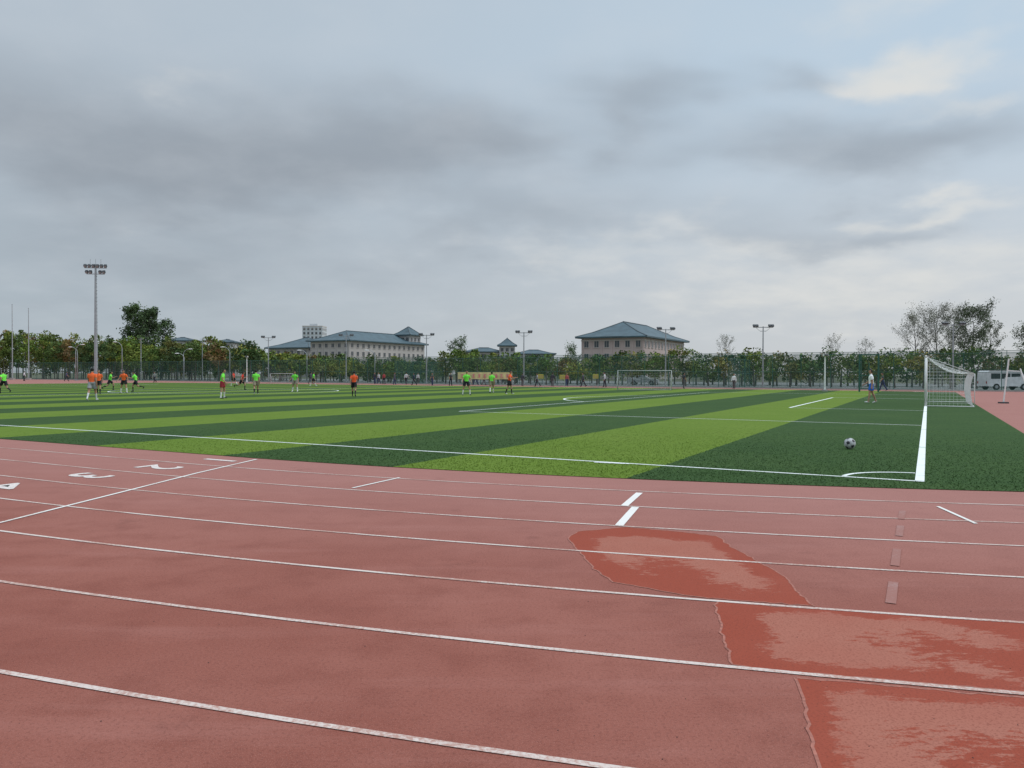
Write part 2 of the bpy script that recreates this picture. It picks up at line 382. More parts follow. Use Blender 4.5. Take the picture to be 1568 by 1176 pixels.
# ---------------------------------------------------------------- people
SKIN=M('skin',(0.42,0.24,0.16),rough=.6,var=.05); HAIR=M('hair',(0.012,0.010,0.010),rough=.6)
def person(name,loc,yaw,pose=None,shirt=(.8,.8,.8),shorts=(.03,.03,.04),sock=(.7,.7,.7),shoe=(.05,.05,.05),H=1.75,vox=.022,longleg=False,longarm=False,skin=SKIN):
    p=dict(hL=8,hR=-6,kL=6,kR=6,sL=-8,sR=10,eL=15,eR=15,aL=8,aR=8,lean=2,leg=3,head=0); p.update(pose or {})
    D=math.radians; sc_=H/1.75
    mk=lambda tag,c:M('%s_%02d%02d%02d'%(tag,int(c[0]*99),int(c[1]*99),int(c[2]*99)),c,rough=.8,var=.15,scale=9)
    mats=[skin,HAIR,mk('shirt',shirt),mk('shorts',shorts),mk('socks',sock),mk('shoes',shoe)]
    def dr(pitch,ab,side): return Vector((math.sin(D(ab))*side,math.sin(D(pitch))*math.cos(D(ab)),-math.cos(D(pitch))*math.cos(D(ab))))
    up=Vector((0,math.sin(D(p['lean'])),math.cos(D(p['lean'])))); fw=Vector((0,math.cos(D(p['lean'])),-math.sin(D(p['lean']))))
    b=MB(); X=Vector((1,0,0)); bones=[]
    fr=[-.07,0,.12,.24,.36,.43,.475,.50,.56,.62]; rx=[.13,.168,.155,.165,.182,.19,.15,.075,.055,.052]; ry=[.10,.125,.112,.115,.12,.105,.085,.062,.055,.052]
    b.tube([up*f for f in fr],rx,SKIN,16,ry=ry,side=X)
    hd=up*.69+fw*.02; R=Matrix((X,fw,up)).transposed()@Matrix.Rotation(D(p['head']),3,'Z')
    b.ell(hd+R@Vector((0,-.005,.02)),(.080,.098,.108),SKIN,14,10,R); b.ell(hd+R@Vector((0,.022,-.045)),(.058,.068,.076),SKIN,12,8,R)
    b.ell(hd+R@Vector((0,.095,-.015)),(.013,.018,.022),SKIN,8,6,R)
    for sd in(-1,1): b.ell(hd+R@Vector((sd*.084,-.005,-.01)),(.012,.02,.03),SKIN,8,6,R)
    bones.append(('torso',up*-.05,up*.48,.12)); bones.append(('neck',up*.5,up*.58,.05))
    hands=[];low=9
    for sd,h_,k_,s_,e_,a_ in((-1,'hL','kL','sL','eL','aL'),(1,'hR','kR','sR','eR','aR')):
        hip=X*sd*.092-up*.01; kn=hip+dr(p[h_],p['leg'],sd)*.44; ak=kn+dr(p[h_]-p[k_],p['leg']*.5,sd)*.42
        b.tube([hip+up*.04,hip.lerp(kn,.3),hip.lerp(kn,.7),kn],[.085,.088,.07,.056],SKIN,12)
        b.tube([kn,kn.lerp(ak,.28)+Vector((0,-.012,0)),kn.lerp(ak,.7),ak],[.054,.060,.043,.037],SKIN,12)
        b.ell(kn,(.056,.058,.058),SKIN)
        if longleg: b.tube([hip+up*.04,kn,ak],[.10,.078,.068],SKIN,12)
        else: b.tube([hip+up*.05,hip.lerp(kn,.35),hip.lerp(kn,.68)],[.098,.108,.113],SKIN,12)
        fp=D((p[h_]-p[k_])*.7); fd=Vector((sd*.12,math.cos(fp),math.sin(fp))).normalized(); dn=fd.cross(X).normalized(); 
        if dn.z>0: dn=-dn
        he=ak-fd*.05+dn*.045; to=ak+fd*.19+dn*.055
        b.tube([he,ak+dn*.035+fd*.03,to-fd*.07,to],[.034,.042,.044,.028],SKIN,10,ry=[.034,.046,.032,.02],side=X)
        low=min(low,he.z-.03,to.z-.022)
        bones+= [('thigh',hip,kn,.09),('calf',kn,ak,.05),('foot',he,to,.03)]
        sh=up*.435+X*sd*.175; el=sh+dr(p[s_],p[a_],sd)*.285; wr=el+dr(p[s_]+p[e_],p[a_]*.6,sd)*.25
        b.ell(sh,(.064,.062,.06),SKIN); b.tube([sh-X*sd*.03,sh.lerp(el,.3),el],[.058,.052,.040],SKIN,10)
        b.tube([sh-X*sd*.02,sh.lerp(el,.3),sh.lerp(el,.62)],[.07,.068,.07],SKIN,10)
        if longarm: b.tube([sh,el,wr],[.066,.052,.042],SKIN,10)
        b.tube([el,el.lerp(wr,.3),wr],[.040,.042,.027],SKIN,10)
        hdr=(wr-el).normalized(); sdv=(fw-hdr*fw.dot(hdr)).normalized()
        b.tube([wr,wr+hdr*.03,wr+hdr*.09],[.026,.038,.036],SKIN,10,ry=[.02,.018,.016],side=sdv)
        bones+= [('uarm',sh,el,.055),('farm',el,wr,.035),('hand',wr,wr+hdr*.09,.03)]
        hands.append((wr+hdr*.085,hdr,sdv,hdr.cross(sdv)*sd))
    me=bpy.data.meshes.new('t'); me.from_pydata(b.v,[],b.f); bm=bmesh.new(); bm.from_mesh(me); bmesh.ops.recalc_face_normals(bm,faces=bm.faces); bm.to_mesh(me); bm.free()
    o=bpy.data.objects.new('t',me); sc.collection.objects.link(o)
    md=o.modifiers.new('r','REMESH'); md.mode='VOXEL'; md.voxel_size=vox
    md=o.modifiers.new('s','SMOOTH'); md.iterations=3; md.factor=.5
    bpy.context.view_layer.update()
    me2=bpy.data.meshes.new_from_object(o.evaluated_get(bpy.context.evaluated_depsgraph_get())); bpy.data.objects.remove(o)
    nf=len(me2.polygons); ctr=np.zeros(nf*3); me2.polygons.foreach_get('center',ctr); ctr=ctr.reshape(-1,3)
    best=np.full(nf,9.); lab=np.zeros(nf,int)
    for nm,a,c,r in bones:
        a=np.array(a);c=np.array(c);d=c-a; tt=np.clip(((ctr-a)@d)/(d@d),0,1); ds=np.linalg.norm(ctr-(a+tt[:,None]*d),axis=1)-r
        z0=np.zeros(nf,int)
        if nm=='torso': L=np.where(tt<.17,3,2)
        elif nm=='uarm': L=np.where((tt<.6)|longarm,2,0)
        elif nm=='farm': L=z0+(2 if longarm else 0)
        elif nm=='thigh': L=np.where((tt<.66)|longleg,3,0)
        elif nm=='calf': L=z0+3 if longleg else np.where(tt<.3,0,4)
        elif nm=='foot': L=z0+5
        else: L=z0
        w=ds<best; lab[w]=L[w]; best[w]=ds[w]
    rel=(ctr-np.array(hd))@np.array(R); dh=np.linalg.norm(rel/np.array([.09,.11,.135]),axis=1)
    hm=dh<1.15; lab[hm]=0
    lab[hm&(((rel[:,2]>.055))|((rel[:,1]<.0)&(rel[:,2]>-.035))|((rel[:,1]<-.03)&(rel[:,2]>-.07)))]=1
    me2.materials.clear()
    for m in mats: me2.materials.append(m)
    me2.polygons.foreach_set('material_index',lab.astype(np.int32)); me2.polygons.foreach_set('use_smooth',[True]*nf); me2.update()
    root=bpy.data.objects.new(name,me2); sc.collection.objects.link(root); root.scale=(sc_,)*3
    root.location=(loc[0],loc[1],.010-low*sc_); root.rotation_euler[2]=yaw
    f=MB()
    for base,h_,s_,n_ in hands:
        for i,L in enumerate((.072,.082,.076,.06)):
            p0=base+s_*(.026-.0175*i)-h_*.01; p1=p0+h_*L*.5+n_*.006; p2=p1+(h_*.75-n_*.5).normalized()*L*.5
            f.tube([p0,p1,p2],[.0095,.0085,.006],SKIN,6)
        p0=base-h_*.055+s_*.03; f.tube([p0,p0+s_*.025+h_*.03,p0+s_*.028+h_*.06],[.011,.010,.007],SKIN,6)
    for sd in(-1,1): f.ell(hd+R@Vector((sd*.03,.085,.012)),(.012,.007,.006),HAIR,8,5,R)
    f.ell(hd+R@Vector((0,.087,-.055)),(.022,.006,.005),M('lips',(0.30,0.10,0.08)),8,5,R)
    f.obj('hands_and_face',parent=root,smooth=True)
    return root
GRN=(0.20,0.78,0.08); ORG=(0.90,0.15,0.04); RED=(0.60,0.05,0.03); BK=(.02,.02,.025); W=(.75,.75,.75)
run=dict(hL=42,kL=50,hR=-22,kR=45,sL=-40,sR=40,eL=70,eR=75,lean=10,aL=12,aR=12)
run2=dict(hR=40,kR=45,hL=-25,kL=60,sR=-40,sL=35,eL=80,eR=60,lean=12,aL=15,aR=15)
walk=dict(hL=22,kL=8,hR=-18,kR=18,sL=-22,sR=20,eL=22,eR=22,lean=3)
walk2=dict(hR=20,kR=6,hL=-16,kL=16,sR=-18,sL=18,eL=20,eR=28,lean=3)
wide=dict(leg=14,aL=22,aR=25,eL=30,eR=35,hL=14,kL=18,hR=2,kR=8,lean=8)
stand=dict()
D=math.radians
PL=[(6,603,D(60),run,GRN,BK,BK),(15,579.5,D(20),walk,ORG,BK,W),(141,614,D(10),walk2,ORG,(.35,.35,.36),W),(151,604,D(-160),walk,ORG,BK,BK),
(168,598,D(-70),run,GRN,BK,BK),(190,602.5,D(180),wide,ORG,BK,W),(208,600,D(100),run2,GRN,BK,BK),(340,610.5,D(-80),wide,GRN,(.25,.02,.03),W),
(358,591,D(80),walk,RED,BK,W),(370,597,D(-60),run2,RED,BK,BK),(392,604.5,D(20),walk2,GRN,(.30,.25,.18),BK),(452,600,D(170),wide,GRN,(.28,.25,.2),W),
(480,591.5,D(-90),walk,GRN,BK,W),(542,607.5,D(5),walk,(.80,.11,.03),BK,BK),(714,605.5,D(200),wide,GRN,BK,W),(753,602.5,D(0),walk2,GRN,(.25,.22,.15),W),
(780,604,D(-100),dict(sL=40,sR=20,eL=60,eR=70,aL=30,aR=30,hL=18,kL=15,hR=-12,kR=12,lean=6),(.80,.11,.03),BK,BK)]
for px,py,yw,ps,sh,st,so in PL:
    g=G(px,py); H=random.uniform(1.70,1.80)
    person('football_player',g,yw,ps,sh,st,so,(.6,.6,.6) if random.random()<.5 else (.04,.04,.05),H)
g=G(1334,617.5); person('football_player',g,D(75),dict(hL=12,kL=4,hR=-12,kR=10,sL=-6,sR=12,eL=10,eR=45,lean=1,aL=6,aR=6),(.88,.88,.88),(.03,.13,.50),(.42,.25,.17),(.7,.7,.7),1.82,.018)
SP=[(37,583.5,W),(476,588,(.1,.1,.12)),(574,588,(.05,.05,.06)),(588,588.5,(.3,.05,.05)),(604,589,(.08,.08,.1)),(622,589,(.5,.5,.5)),(634,590,(.05,.06,.1)),(662,590,(.1,.1,.1)),
(690,591,(.04,.04,.05)),(728,590,(.4,.4,.42)),(741,590,(.1,.1,.3)),(768,590,(.5,.48,.4)),(800,591.5,(.06,.06,.07)),(823,592,(.3,.3,.32)),(846,592,(.05,.05,.06)),(868,592,(.35,.1,.1)),(893,592.5,(.1,.1,.12)),(926,593,(.5,.5,.52)),(1047,595,(.05,.05,.06)),(1124,595.5,W),(1352,598.5,(.06,.07,.07)),(102,584,(.1,.1,.2)),(237,586,(.3,.3,.3)),(640,588,W),(580,588,(.5,.5,.5))]
for i,(px,py,c) in enumerate(SP):
    person('spectator',G(px,py),random.uniform(0,6.28),random.choice([walk,walk2,stand,stand]),c,random.choice([(.03,.03,.04),(.04,.06,.12),(.1,.1,.1)]),W,BK,random.uniform(1.6,1.78),.026,longleg=True,longarm=random.random()<.6)
# ---------------------------------------------------------------- fence
FG=M('fence_green_paint',(0.035,0.115,0.090),rough=.5); SCR=mesh_screen_mat('chain_link_mesh',(0.026,0.080,0.064),.30)
def fence(name,pts,h,post=3.0,r=.035,scr=SCR):
    e=empty(name); b=MB(); s=MB()
    for a,c in zip(pts[:-1],pts[1:]):
        a=Vector(a);c=Vector(c);L=(c-a).length; n=max(1,round(L/post))
        for i in range(n+1):
            p=a.lerp(c,i/n); b.tube([(p.x,p.y,0),(p.x,p.y,h+.05)],r,FG,6)
        for z in (.15,h*.5,h): b.tube([(a.x,a.y,z),(c.x,c.y,z)],r*.7,FG,5)
        s.add([(a.x,a.y,.05),(c.x,c.y,.05),(c.x,c.y,h),(a.x,a.y,h)],[(0,1,2,3)],scr)
    b.obj('fence_posts',parent=e); s.obj('fence_mesh',parent=e)
fp=[F(-60,73),F(-22,74),F(0,75),F(60,79),F(120,84),F(185,88)]
fence('boundary_fence',fp,3.7)
fence('court_fence',[F(-60,92),F(0,92),F(60,94),F(130,100),F(185,102)],4.4,4.0)
fence('court_partition_fence',[F(20,77),F(20,91.5)],3.4); fence('court_partition_fence',[F(70,80.5),F(70,93.5)],3.4); fence('court_partition_fence',[F(-14,75),F(-14,91.5)],3.6)
CON=M('concrete',(0.36,0.34,0.32)); b=MB()
for a,c in zip(fp[:-1],fp[1:]): 
    d=(c-a); ang=math.atan2(d.y,d.x); m=(a+c)/2; b.box((m.x-.3*sn,m.y-.3*cs,.06),(d.length,.34,.12),CON,ang)
b.obj('concrete_kerb')
b=MB(); g0=B(1316,70);g1=B(1345,69)
for p in(g0,g1): b.box((p.x,p.y,1.7),(.12,.12,3.4),FG)
m=(g0+g1)/2; ang=math.atan2((g1-g0).y,(g1-g0).x); L=(g1-g0).length
for z in(.3,1.5,3.35): b.box((m.x,m.y,z),(L-.13,.08,.08),FG,ang)
b.box((m.x,m.y,1.5),(.06,.06,2.3),FG,ang)
b.obj('fence_gate')
# ---------------------------------------------------------------- poles and lamps
GAL=M('galvanised_steel',(0.36,0.38,0.39),rough=.5,metal=.2); DK=M('dark_lamp_housing',(0.06,0.065,0.07),rough=.5); LN=M('lamp_glass',(0.35,0.37,0.38),rough=.2)
def flood(px,top,d,yaw=0.0):
    h=HZ(px,top,d); p=B(px,d); e=empty('floodlight_pole',p,yaw); b=MB()
    b.tube([(0,0,0),(0,0,h*.5),(0,0,h-.15)],[.11,.085,.06],GAL,8); b.box((0,0,.06),(.4,.4,.12),GAL)
    b.box((0,0,h-.25),(2.3,.09,.09),GAL); b.box((0,0,h-.7),(.7,.06,.06),GAL)
    b.tube([(-.35,0,h-.7),(-.8,0,h-.3)],.02,GAL,5); b.tube([(.35,0,h-.7),(.8,0,h-.3)],.02,GAL,5)
    for x in(-1.05,-.72,.72,1.05):
        R=Matrix.Rotation(.6,3,'X'); b.box((x,-.08,h-.05),(.30,.30,.16),DK,R); b.box((x,-.10,h-.15),(.24,.24,.03),LN,R)
    b.obj('mast',parent=e)
for px,top,d in((411,515,132),(530,512,125),(653,511,117),(802,507,108),(1019,502,97),(1168,498,90),(1459,494,80)): flood(px,top,d,random.uniform(-.2,.2))
d=152; h=HZ(147,397,d); e=empty('floodlight_mast',B(147,d),.1); b=MB()
b.tube([(0,0,0),(0,0,h*.5),(0,0,h-1)],[.36,.27,.17],GAL,12); b.box((0,0,.15),(1.1,1.1,.3),CON)
for z,xs in((h-1.4,(-1.9,-1.15,-.4,.4,1.15,1.9)),(h-2.6,(-1.6,-.9,.9,1.6))):
    b.box((0,0,z-.35),(4.2 if z>h-2 else 3.4,.14,.14),GAL)
    for x in xs:
        R=Matrix.Rotation(.7,3,'X'); b.box((x,-.15,z+.05),(.5,.45,.5),DK,R); b.box((x,-.33,z-.12),(.4,.06,.4),LN,R)
for x in(-1,0,1): b.tube([(x*1.0,0,h-1.3),(x*1.0,0,h)],.035,GAL,5)
for i in range(30): b.box((.36-.12*i/30,0,1+i*.7),(.12,.3,.03),GAL)
b.obj('mast',parent=e)
def hook(px,top,d,dirx):
    h=HZ(px,top,d); e=empty('street_lamp',B(px,d)); b=MB()
    pts=[(0,0,0),(0,0,h*.8)]+[(dirx*1.3*(1-math.cos(a)),0,h*.8+h*.18*math.sin(a)) for a in np.linspace(.1,1.35,8)]
    b.tube(pts,[.09,.07]+[.045]*8,GAL,8); x=dirx*1.3*(1-math.cos(1.35)); b.box((0,0,.06),(.35,.35,.12),GAL)
    b.ell((x+dirx*.35,0,h*.8+h*.18*math.sin(1.35)-.02),(.45,.14,.09),WHT); b.obj('lamp_post',parent=e,smooth=True)
for a in((116,526,150,1),(118.6,530,151,-1),(187,522,150,-1),(281,533,150,1),(282,540,147,-1),(352,530,142,-1),(470,535,138,-1),(574,535,130,-1)): hook(*a)
for px,top,d in((19,466,165),(44,472,165)):
    h=HZ(px,top,d); e=empty('flagpole',B(px,d)); b=MB(); b.tube([(0,0,0),(0,0,h-.1)],[.11,.05],GAL,8); b.ell((0,0,h-.05),(.1,.1,.1),GAL); b.box((0,0,.2),(.8,.8,.4),CON); b.tube([(.12,0,1),(.08,0,h-.3)],.012,WHT,4); b.obj('pole',parent=e)
for px,top,d,w in((216,517,150,0),(310,517,150,0),(378,547,120,1),(1263,545,72,1)):
    h=HZ(px,top,d); e=empty('loudspeaker_pole' if w else 'utility_pole',B(px,d)); b=MB(); b.tube([(0,0,0),(0,0,h)],[.09,.06],WHT if w else GAL,8)
    b.box((0,0,.08),(.4,.4,.16),CON)
    if w: b.box((0,-.1,h+.08),(.42,.28,.2),WHT); b.box((0,-.26,h+.08),(.34,.04,.14),DK)
    else: b.box((0,0,h-.3),(1.0,.08,.08),GAL); b.box((0,0,h-.9),(.7,.08,.08),GAL)
    b.obj('pole',parent=e)
e=empty('volleyball_net_stand',B(1541,42)); b=MB(); b.tube([(-.15,0,0),(.12,0,2.45)],.04,WHT,8); b.tube([(1.0,-.6,0),(.75,0,1.9)],.035,WHT,8); b.box((-.15,0,.04),(.4,.35,.08),DK)
b.tube([(.05,0,1.8),(.78,0,1.75)],.02,WHT,6); b.box((1.0,-.6,.04),(.4,.35,.08),DK); b.obj('stand_frame',parent=e)
# ---------------------------------------------------------------- banner, notice boards
YEL=M('banner_yellow',(0.62,0.56,0.28),rough=.6,scale=1.3,var=.25); PNK=M('banner_pink',(0.65,0.14,0.26))
p0,p1=B(701,100),B(784,99); e=empty('sponsor_banner',(p0+p1)/2,math.atan2((p1-p0).y,(p1-p0).x)); L=(p1-p0).length; b=MB()
zt=HZ(742,570,100); zb=zt-.9
n=24; vs=[]
for i in range(n+1):
    x=-L/2+L*i/n; o=.04*math.sin(i*1.3); vs+=[(x,o,zb+.02*math.sin(i)),(x,o*.3,zt)]
b.add(vs,[(2*i,2*i+2,2*i+3,2*i+1) for i in range(n)],YEL)
for i in range(6): b.tube([(-L/2+L*i/5,.07,0),(-L/2+L*i/5,.07,zt)],.03,GAL,6)
r=random.Random(3)
for i in range(9):
    x=-L/2+.6+i*(L-1.2)/8
    for k in range(3): b.box((x+r.uniform(-.05,.05),-.06,zb+.24+k*.19),(.36-.1*(k==1),.012,.045),PNK)
    b.box((x+r.uniform(-.12,.12),-.075,zb+.44),(.045,.012,.46),PNK); b.box((x+r.uniform(-.12,.12),-.085,zb+.40),(.045,.01,.36),PNK)
b.obj('banner_cloth',parent=e)
YB=M('board_yellow',(0.55,0.45,0.10))
for px,py in((828,577),(861,578),(912,577)):
    h=HZ(px,py-4,88); e=empty('notice_board',B(px,88)); b=MB(); b.box((0,0,h-.25),(.62,.05,.5),YB); b.box((0,-.035,h-.25),(.5,.015,.35),M('board_print',(.45,.32,.12)))
    for x in(-.28,.28): b.tube([(x,.05,0),(x,.05,h)],.025,GAL,6)
    b.obj('board',parent=e)
# ---------------------------------------------------------------- vehicles
def van(loc,yaw,L=5.4,col=(.75,.76,.76),name='parked_van',Hh=2.3):
    e=empty(name,loc,yaw); b=MB(); P=M('vehicle_paint_%d'%int(col[0]*99),col,rough=.3,spec=.5); GL=M('car_glass',(.02,.03,.035),rough=.1,spec=.6)
    if Hh>2: prof=[(-L/2,.4),(-L/2,Hh*.55),(-L/2+.06,Hh*.93),(-L/2+.25,Hh),(L/2-1.5,Hh),(L/2-1.2,Hh*.97),(L/2-.55,Hh*.56),(L/2-.08,Hh*.47),(L/2,Hh*.3),(L/2,.4)]
    else: prof=[(-L/2,.35),(-L/2,.85),(-L/2+.15,.98),(-L/2+.8,1.0),(-L/2+1.35,Hh),(L/2-2.1,Hh),(L/2-1.3,.98),(L/2-.2,.85),(L/2,.65),(L/2,.35)]
    w=.9; vs=[(x,y*(w if z<1 else w*.92),z) for y in(-1,1) for x,z in prof]; n=len(prof)
    b.add(vs,[tuple(range(n)),tuple(range(2*n-1,n-1,-1))]+[(i,i+n,(i+1)%n+n,(i+1)%n) for i in range(n)],P)
    z0,z1=(Hh*.58,Hh*.86) if Hh>2 else (1.0,Hh-.08)
    x0=-L/2+(.35 if Hh>2 else 1.2); x1=L/2-(1.25 if Hh>2 else 1.75); k=3
    for sd in(-1,1):
        for i in range(k):
            a=x0+(x1-x0)*i/k; b.box((a+(x1-x0)/k/2,sd*(w*.92+.012)if Hh>2 else sd*w*.93,(z0+z1)/2),((x1-x0)/k-.1,.03,z1-z0),GL)
        for x in(-L/2+.95,L/2-.95):
            b.tube([(x,sd*(w-.12),.34),(x,sd*(w+.03),.34)],.34,M('tyre',(.02,.02,.02)),16); b.tube([(x,sd*(w-.1),.34),(x,sd*(w+.045),.34)],.18,GAL,12)
        b.box((L/2+.005,sd*.62,.75),(.04,.28,.16),LN); b.box((-L/2-.005,sd*.7,.8),(.04,.14,.25),M('tail_lamp',(.35,.02,.02)))
    b.obj('body',parent=e,recalc=True)
van(B(1538,82),.05,4.9,col=(.72,.73,.73),Hh=2.05); van(B(985,112),-.3,4.4,(.6,.61,.62),'parked_car',1.45)
# ---------------------------------------------------------------- buildings
def roofmat(): return M('blue_grey_roof_tile',(0.066,0.106,0.124),rough=.5,scale=.4,var=.2)
def building(name,corner,w,dep,eave,ridge,wall=(.36,.29,.27),yaw=-TH,storeys=4,bay=3.6,over=1.2,flat=False):
    e=empty(name,corner,yaw); WM=M(name+'_wall',wall,rough=.85,scale=.15,var=.08); TM=M('pale_trim',(0.55,0.50,0.47)); GL=M('window_glass',(0.045,0.055,0.065),rough=.15,spec=.6); RM=roofmat()
    b=MB(); b.box((-w/2,dep/2,eave/2),(w,dep,eave),WM); 
    b.box((-w/2,dep/2,eave*.985-.6),(w+.25,dep+.25,.35),TM); b.box((-w/2,dep/2,.6),(w+.2,dep+.2,1.2),TM)
    b.obj('walls',parent=e)
    g=MB(); fh=(eave-.9)/storeys
    def facade(n,f):
        for i in range(n):
            for k in range(storeys):
                z=.9+fh*(k+.52); u=(i+.5)/n
                f(u,z,fh*.5)
    nx=max(2,int(w/bay)); ny=max(2,int(dep/bay))
    def fx(u,z,h):
        x=-w*u
        g.box((x,-.01,z),(1.7,.12,h+.2),TM); g.box((x,-.045,z),(1.45,.12,h),GL); g.box((x,-.08,z),(.07,.1,h),TM); g.box((x,-.1,z-h/2-.14),(1.9,.3,.1),TM)
    def fy(u,z,h):
        y=dep*u
        for X_,sg in((0,1),(-w,-1)):
            g.box((X_+sg*.01,y,z),(.12,1.7,h+.2),TM); g.box((X_+sg*.045,y,z),(.12,1.45,h),GL); g.box((X_+sg*.08,y,z),(.1,.07,h),TM); g.box((X_+sg*.1,y,z-h/2-.14),(.3,1.9,.1),TM)
    facade(nx,fx); facade(ny,fy)
    for i in range(nx+1): g.box((-w*i/nx if 0<i<nx else (-.3 if i==0 else -w+.3),-.06,eave/2-.4),(.4,.2,eave-.9),WM)
    g.obj('windows',parent=e)
    r=MB()
    if flat:
        r.box((-w/2,dep/2,eave+.4),(w+.3,dep+.3,.8),TM); r.box((-w/2,dep/2,eave+1.6),(w*.4,dep*.5,1.8),WM)
    else:
        o=over; x0,x1,y0,y1=-w-o,o,-o,dep+o
        ins=min((x1-x0),(y1-y0))/2*.98
        lng=(y1-y0)>=(x1-x0)
        if lng: ra=((x0+x1)/2,y0+ins); rb=((x0+x1)/2,y1-ins)
        else: ra=(x0+ins,(y0+y1)/2); rb=(x1-ins,(y0+y1)/2)
        ring0=[(x0,y0),(x1,y0),(x1,y1),(x0,y1)]
        top=[ra,ra,rb,rb] if lng else [ra,rb,rb,ra]
        def lv(f,z): return [(a[0]+(c[0]-a[0])*f,a[1]+(c[1]-a[1])*f,z) for a,c in zip(ring0,top)]
        H=ridge-eave
        L=[lv(0.0,eave-.05),lv(0,eave+.4),lv(.35,eave+H*.34),lv(.7,eave+H*.70),lv(.985,ridge)]
        vs=[v for l in L for v in l]; fs=[(3,2,1,0)]+[(4*i+j,4*i+(j+1)%4,4*i+4+(j+1)%4,4*i+4+j) for i in range(4) for j in range(4)]+[(16,17,18,19)]
        r.add(vs,fs,RM)
        RD=M('roof_ridge',(0.10,0.12,0.13))
        r.tube([(ra[0],ra[1],ridge+.1),(rb[0],rb[1],ridge+.1)] if (Vector(ra)-Vector(rb)).length>.5 else [(ra[0],ra[1],ridge-.2),(ra[0],ra[1],ridge+.8)],.28,RD,6)
        for j in range(4): r.tube([L[1][j],L[2][j],L[3][j],L[4][j]],.2,RD,5)
    r.obj('roof',parent=e,recalc=True)
    return e
building('academic_hall',(41,240,0),21,45,13.2,18.8,wall=(.50,.40,.38),storeys=3,bay=3.4,over=1.6)
building('teaching_building',(-69.8,330,0),22,56,15.6,20.6,wall=(.47,.43,.41),storeys=4,bay=3.6,over=1.5)
building('teaching_wing',(-93,352,0),25,24,13.2,18.6,wall=(.45,.43,.41),storeys=3,bay=3.6,over=1.5)
building('roof_pavilion',(-49.5,372,0),8,9,20.2,24.4,wall=(.45,.45,.45),storeys=5,bay=2.6,over=1.2)
building('tower_block',(-148,600,0),15.5,14,38,40,wall=(.58,.60,.62),storeys=11,bay=3,yaw=0,flat=True)
building('library_wing',(-4.6,404,0),21,16,13.0,15.5,wall=(.45,.44,.42),storeys=3,yaw=0)
building('library_wing',(22,404,0),21,16,12.0,14.4,wall=(.45,.44,.42),storeys=3,yaw=0)
building('library_pavilion',(1.4,402,0),8,9,16.2,20.4,wall=(.45,.45,.45),storeys=4,bay=2.6,yaw=0,over=1.2)
building('dormitory',(-167,402,0),16,14,18.3,20.4,wall=(.5,.5,.5),storeys=5,yaw=0)
building('dormitory',(-146,402,0),10,14,17.6,19.4,wall=(.5,.5,.5),storeys=5,yaw=0)
# ---------------------------------------------------------------- trees
LEAF=leaf_mat('leaf_foliage'); BARK=M('bark',(0.13,0.115,0.10),rough=.9,scale=8,var=.3)
def leafquads(C,size,rg):
    n=len(C); a=rg.normal(size=(n,3)); a/=np.linalg.norm(a,axis=1)[:,None]; c=rg.normal(size=(n,3)); c-=a*(a*c).sum(1)[:,None]; c/=np.linalg.norm(c,axis=1)[:,None]
    s=size[:,None]; V=np.stack([C-a*s,C+c*s*.55,C+a*s,C-c*s*.55],axis=1); return V
PAL=np.array([(.058,.085,.020),(.046,.070,.022),(.078,.105,.022),(.105,.115,.026),(.034,.056,.020),(.070,.075,.024),(.118,.105,.030),(.100,.068,.028)])*1.95
def crown(cx,cy,z0,z1,rad,rg,nl=420,size=.3,nc=13,out=None):
    base=PAL[rg.choice(len(PAL),p=[.18,.14,.18,.15,.12,.1,.08,.05])]
    hz=(z1-z0)/2; per=nl//nc
    for i in range(nc):
        d=rg.normal(size=3); d/=np.linalg.norm(d); q=rg.uniform(.45,.85)
        wz=1-.35*max(0,d[2])
        c=np.array([cx+d[0]*rad*q*wz,cy+d[1]*rad*q*wz,(z0+z1)/2+d[2]*hz*q])
        r=rad*rg.uniform(.28,.46)
        P=rg.normal(size=(per,3)); P/=np.linalg.norm(P,axis=1)[:,None]; P*=(rg.uniform(.25,1,per)**.5)[:,None]*r; P[:,2]*=.75
        C=c+P; C[:,2]=np.maximum(C[:,2],.2)
        k=base*rg.uniform(.6,1.45)*np.array([rg.uniform(.85,1.2),1,rg.uniform(.8,1.2)])
        col=np.clip(k*rg.uniform(.7,1.35,per)[:,None],.005,.35)
        out[0].append(leafquads(C,size*rg.uniform(.6,1.3,per),rg)); out[1].append(col)
prof=[(-400,498),(0,501),(60,503),(100,508),(190,510),(260,515),(300,513),(340,518),(380,521),(405,527),(440,531),(480,542),(560,545),(640,548),(665,538),(700,531),(722,536),(780,540),(850,541),(900,542),(940,536),(980,539),(1012,541),(1035,526),(1060,528),(1082,541),(1120,532),(1160,528),(1190,537),(1230,539),(1280,532),(1310,541),(1350,538),(1390,529),(1440,534),(1500,530),(1530,541),(1568,532),(1900,525)]
pxs=[a for a,_ in prof]; pys=[a for _,a in prof]
out=([],[]); tb=MB()
for row,(dd,step) in enumerate(((103,2.6),(109,3.0),(116,3.2),(124,3.6))):
    l=-95.
    while l<215:
        l+=step*rng.uniform(.7,1.3); p=F(l,dd-12.3+rng.uniform(-2,2)+max(0,l)*.03)
        if p.y<40: continue
        px=784+1178*p.x/p.y
        if px<-260 or px>1830: continue
        top=np.interp(px,pxs,pys)+rng.uniform(-6,9); h=max(2.5,((570.5+5*px/1568)-top)/1178*p.y+1.5)
        rad=rng.uniform(1.6,2.8)*(1 if h<7 else 1.25)
        crown(p.x,p.y,.2 if row>0 else h*.22,h,rad,rng,nl=380 if h<8 else 600,out=out,size=.20 if p.y<140 else .28,nc=11 if h<8 else 15)
        tb.tube([(p.x,p.y,0),(p.x+rng.uniform(-.2,.2),p.y,h*.55)],[.13,.06],BARK,5)
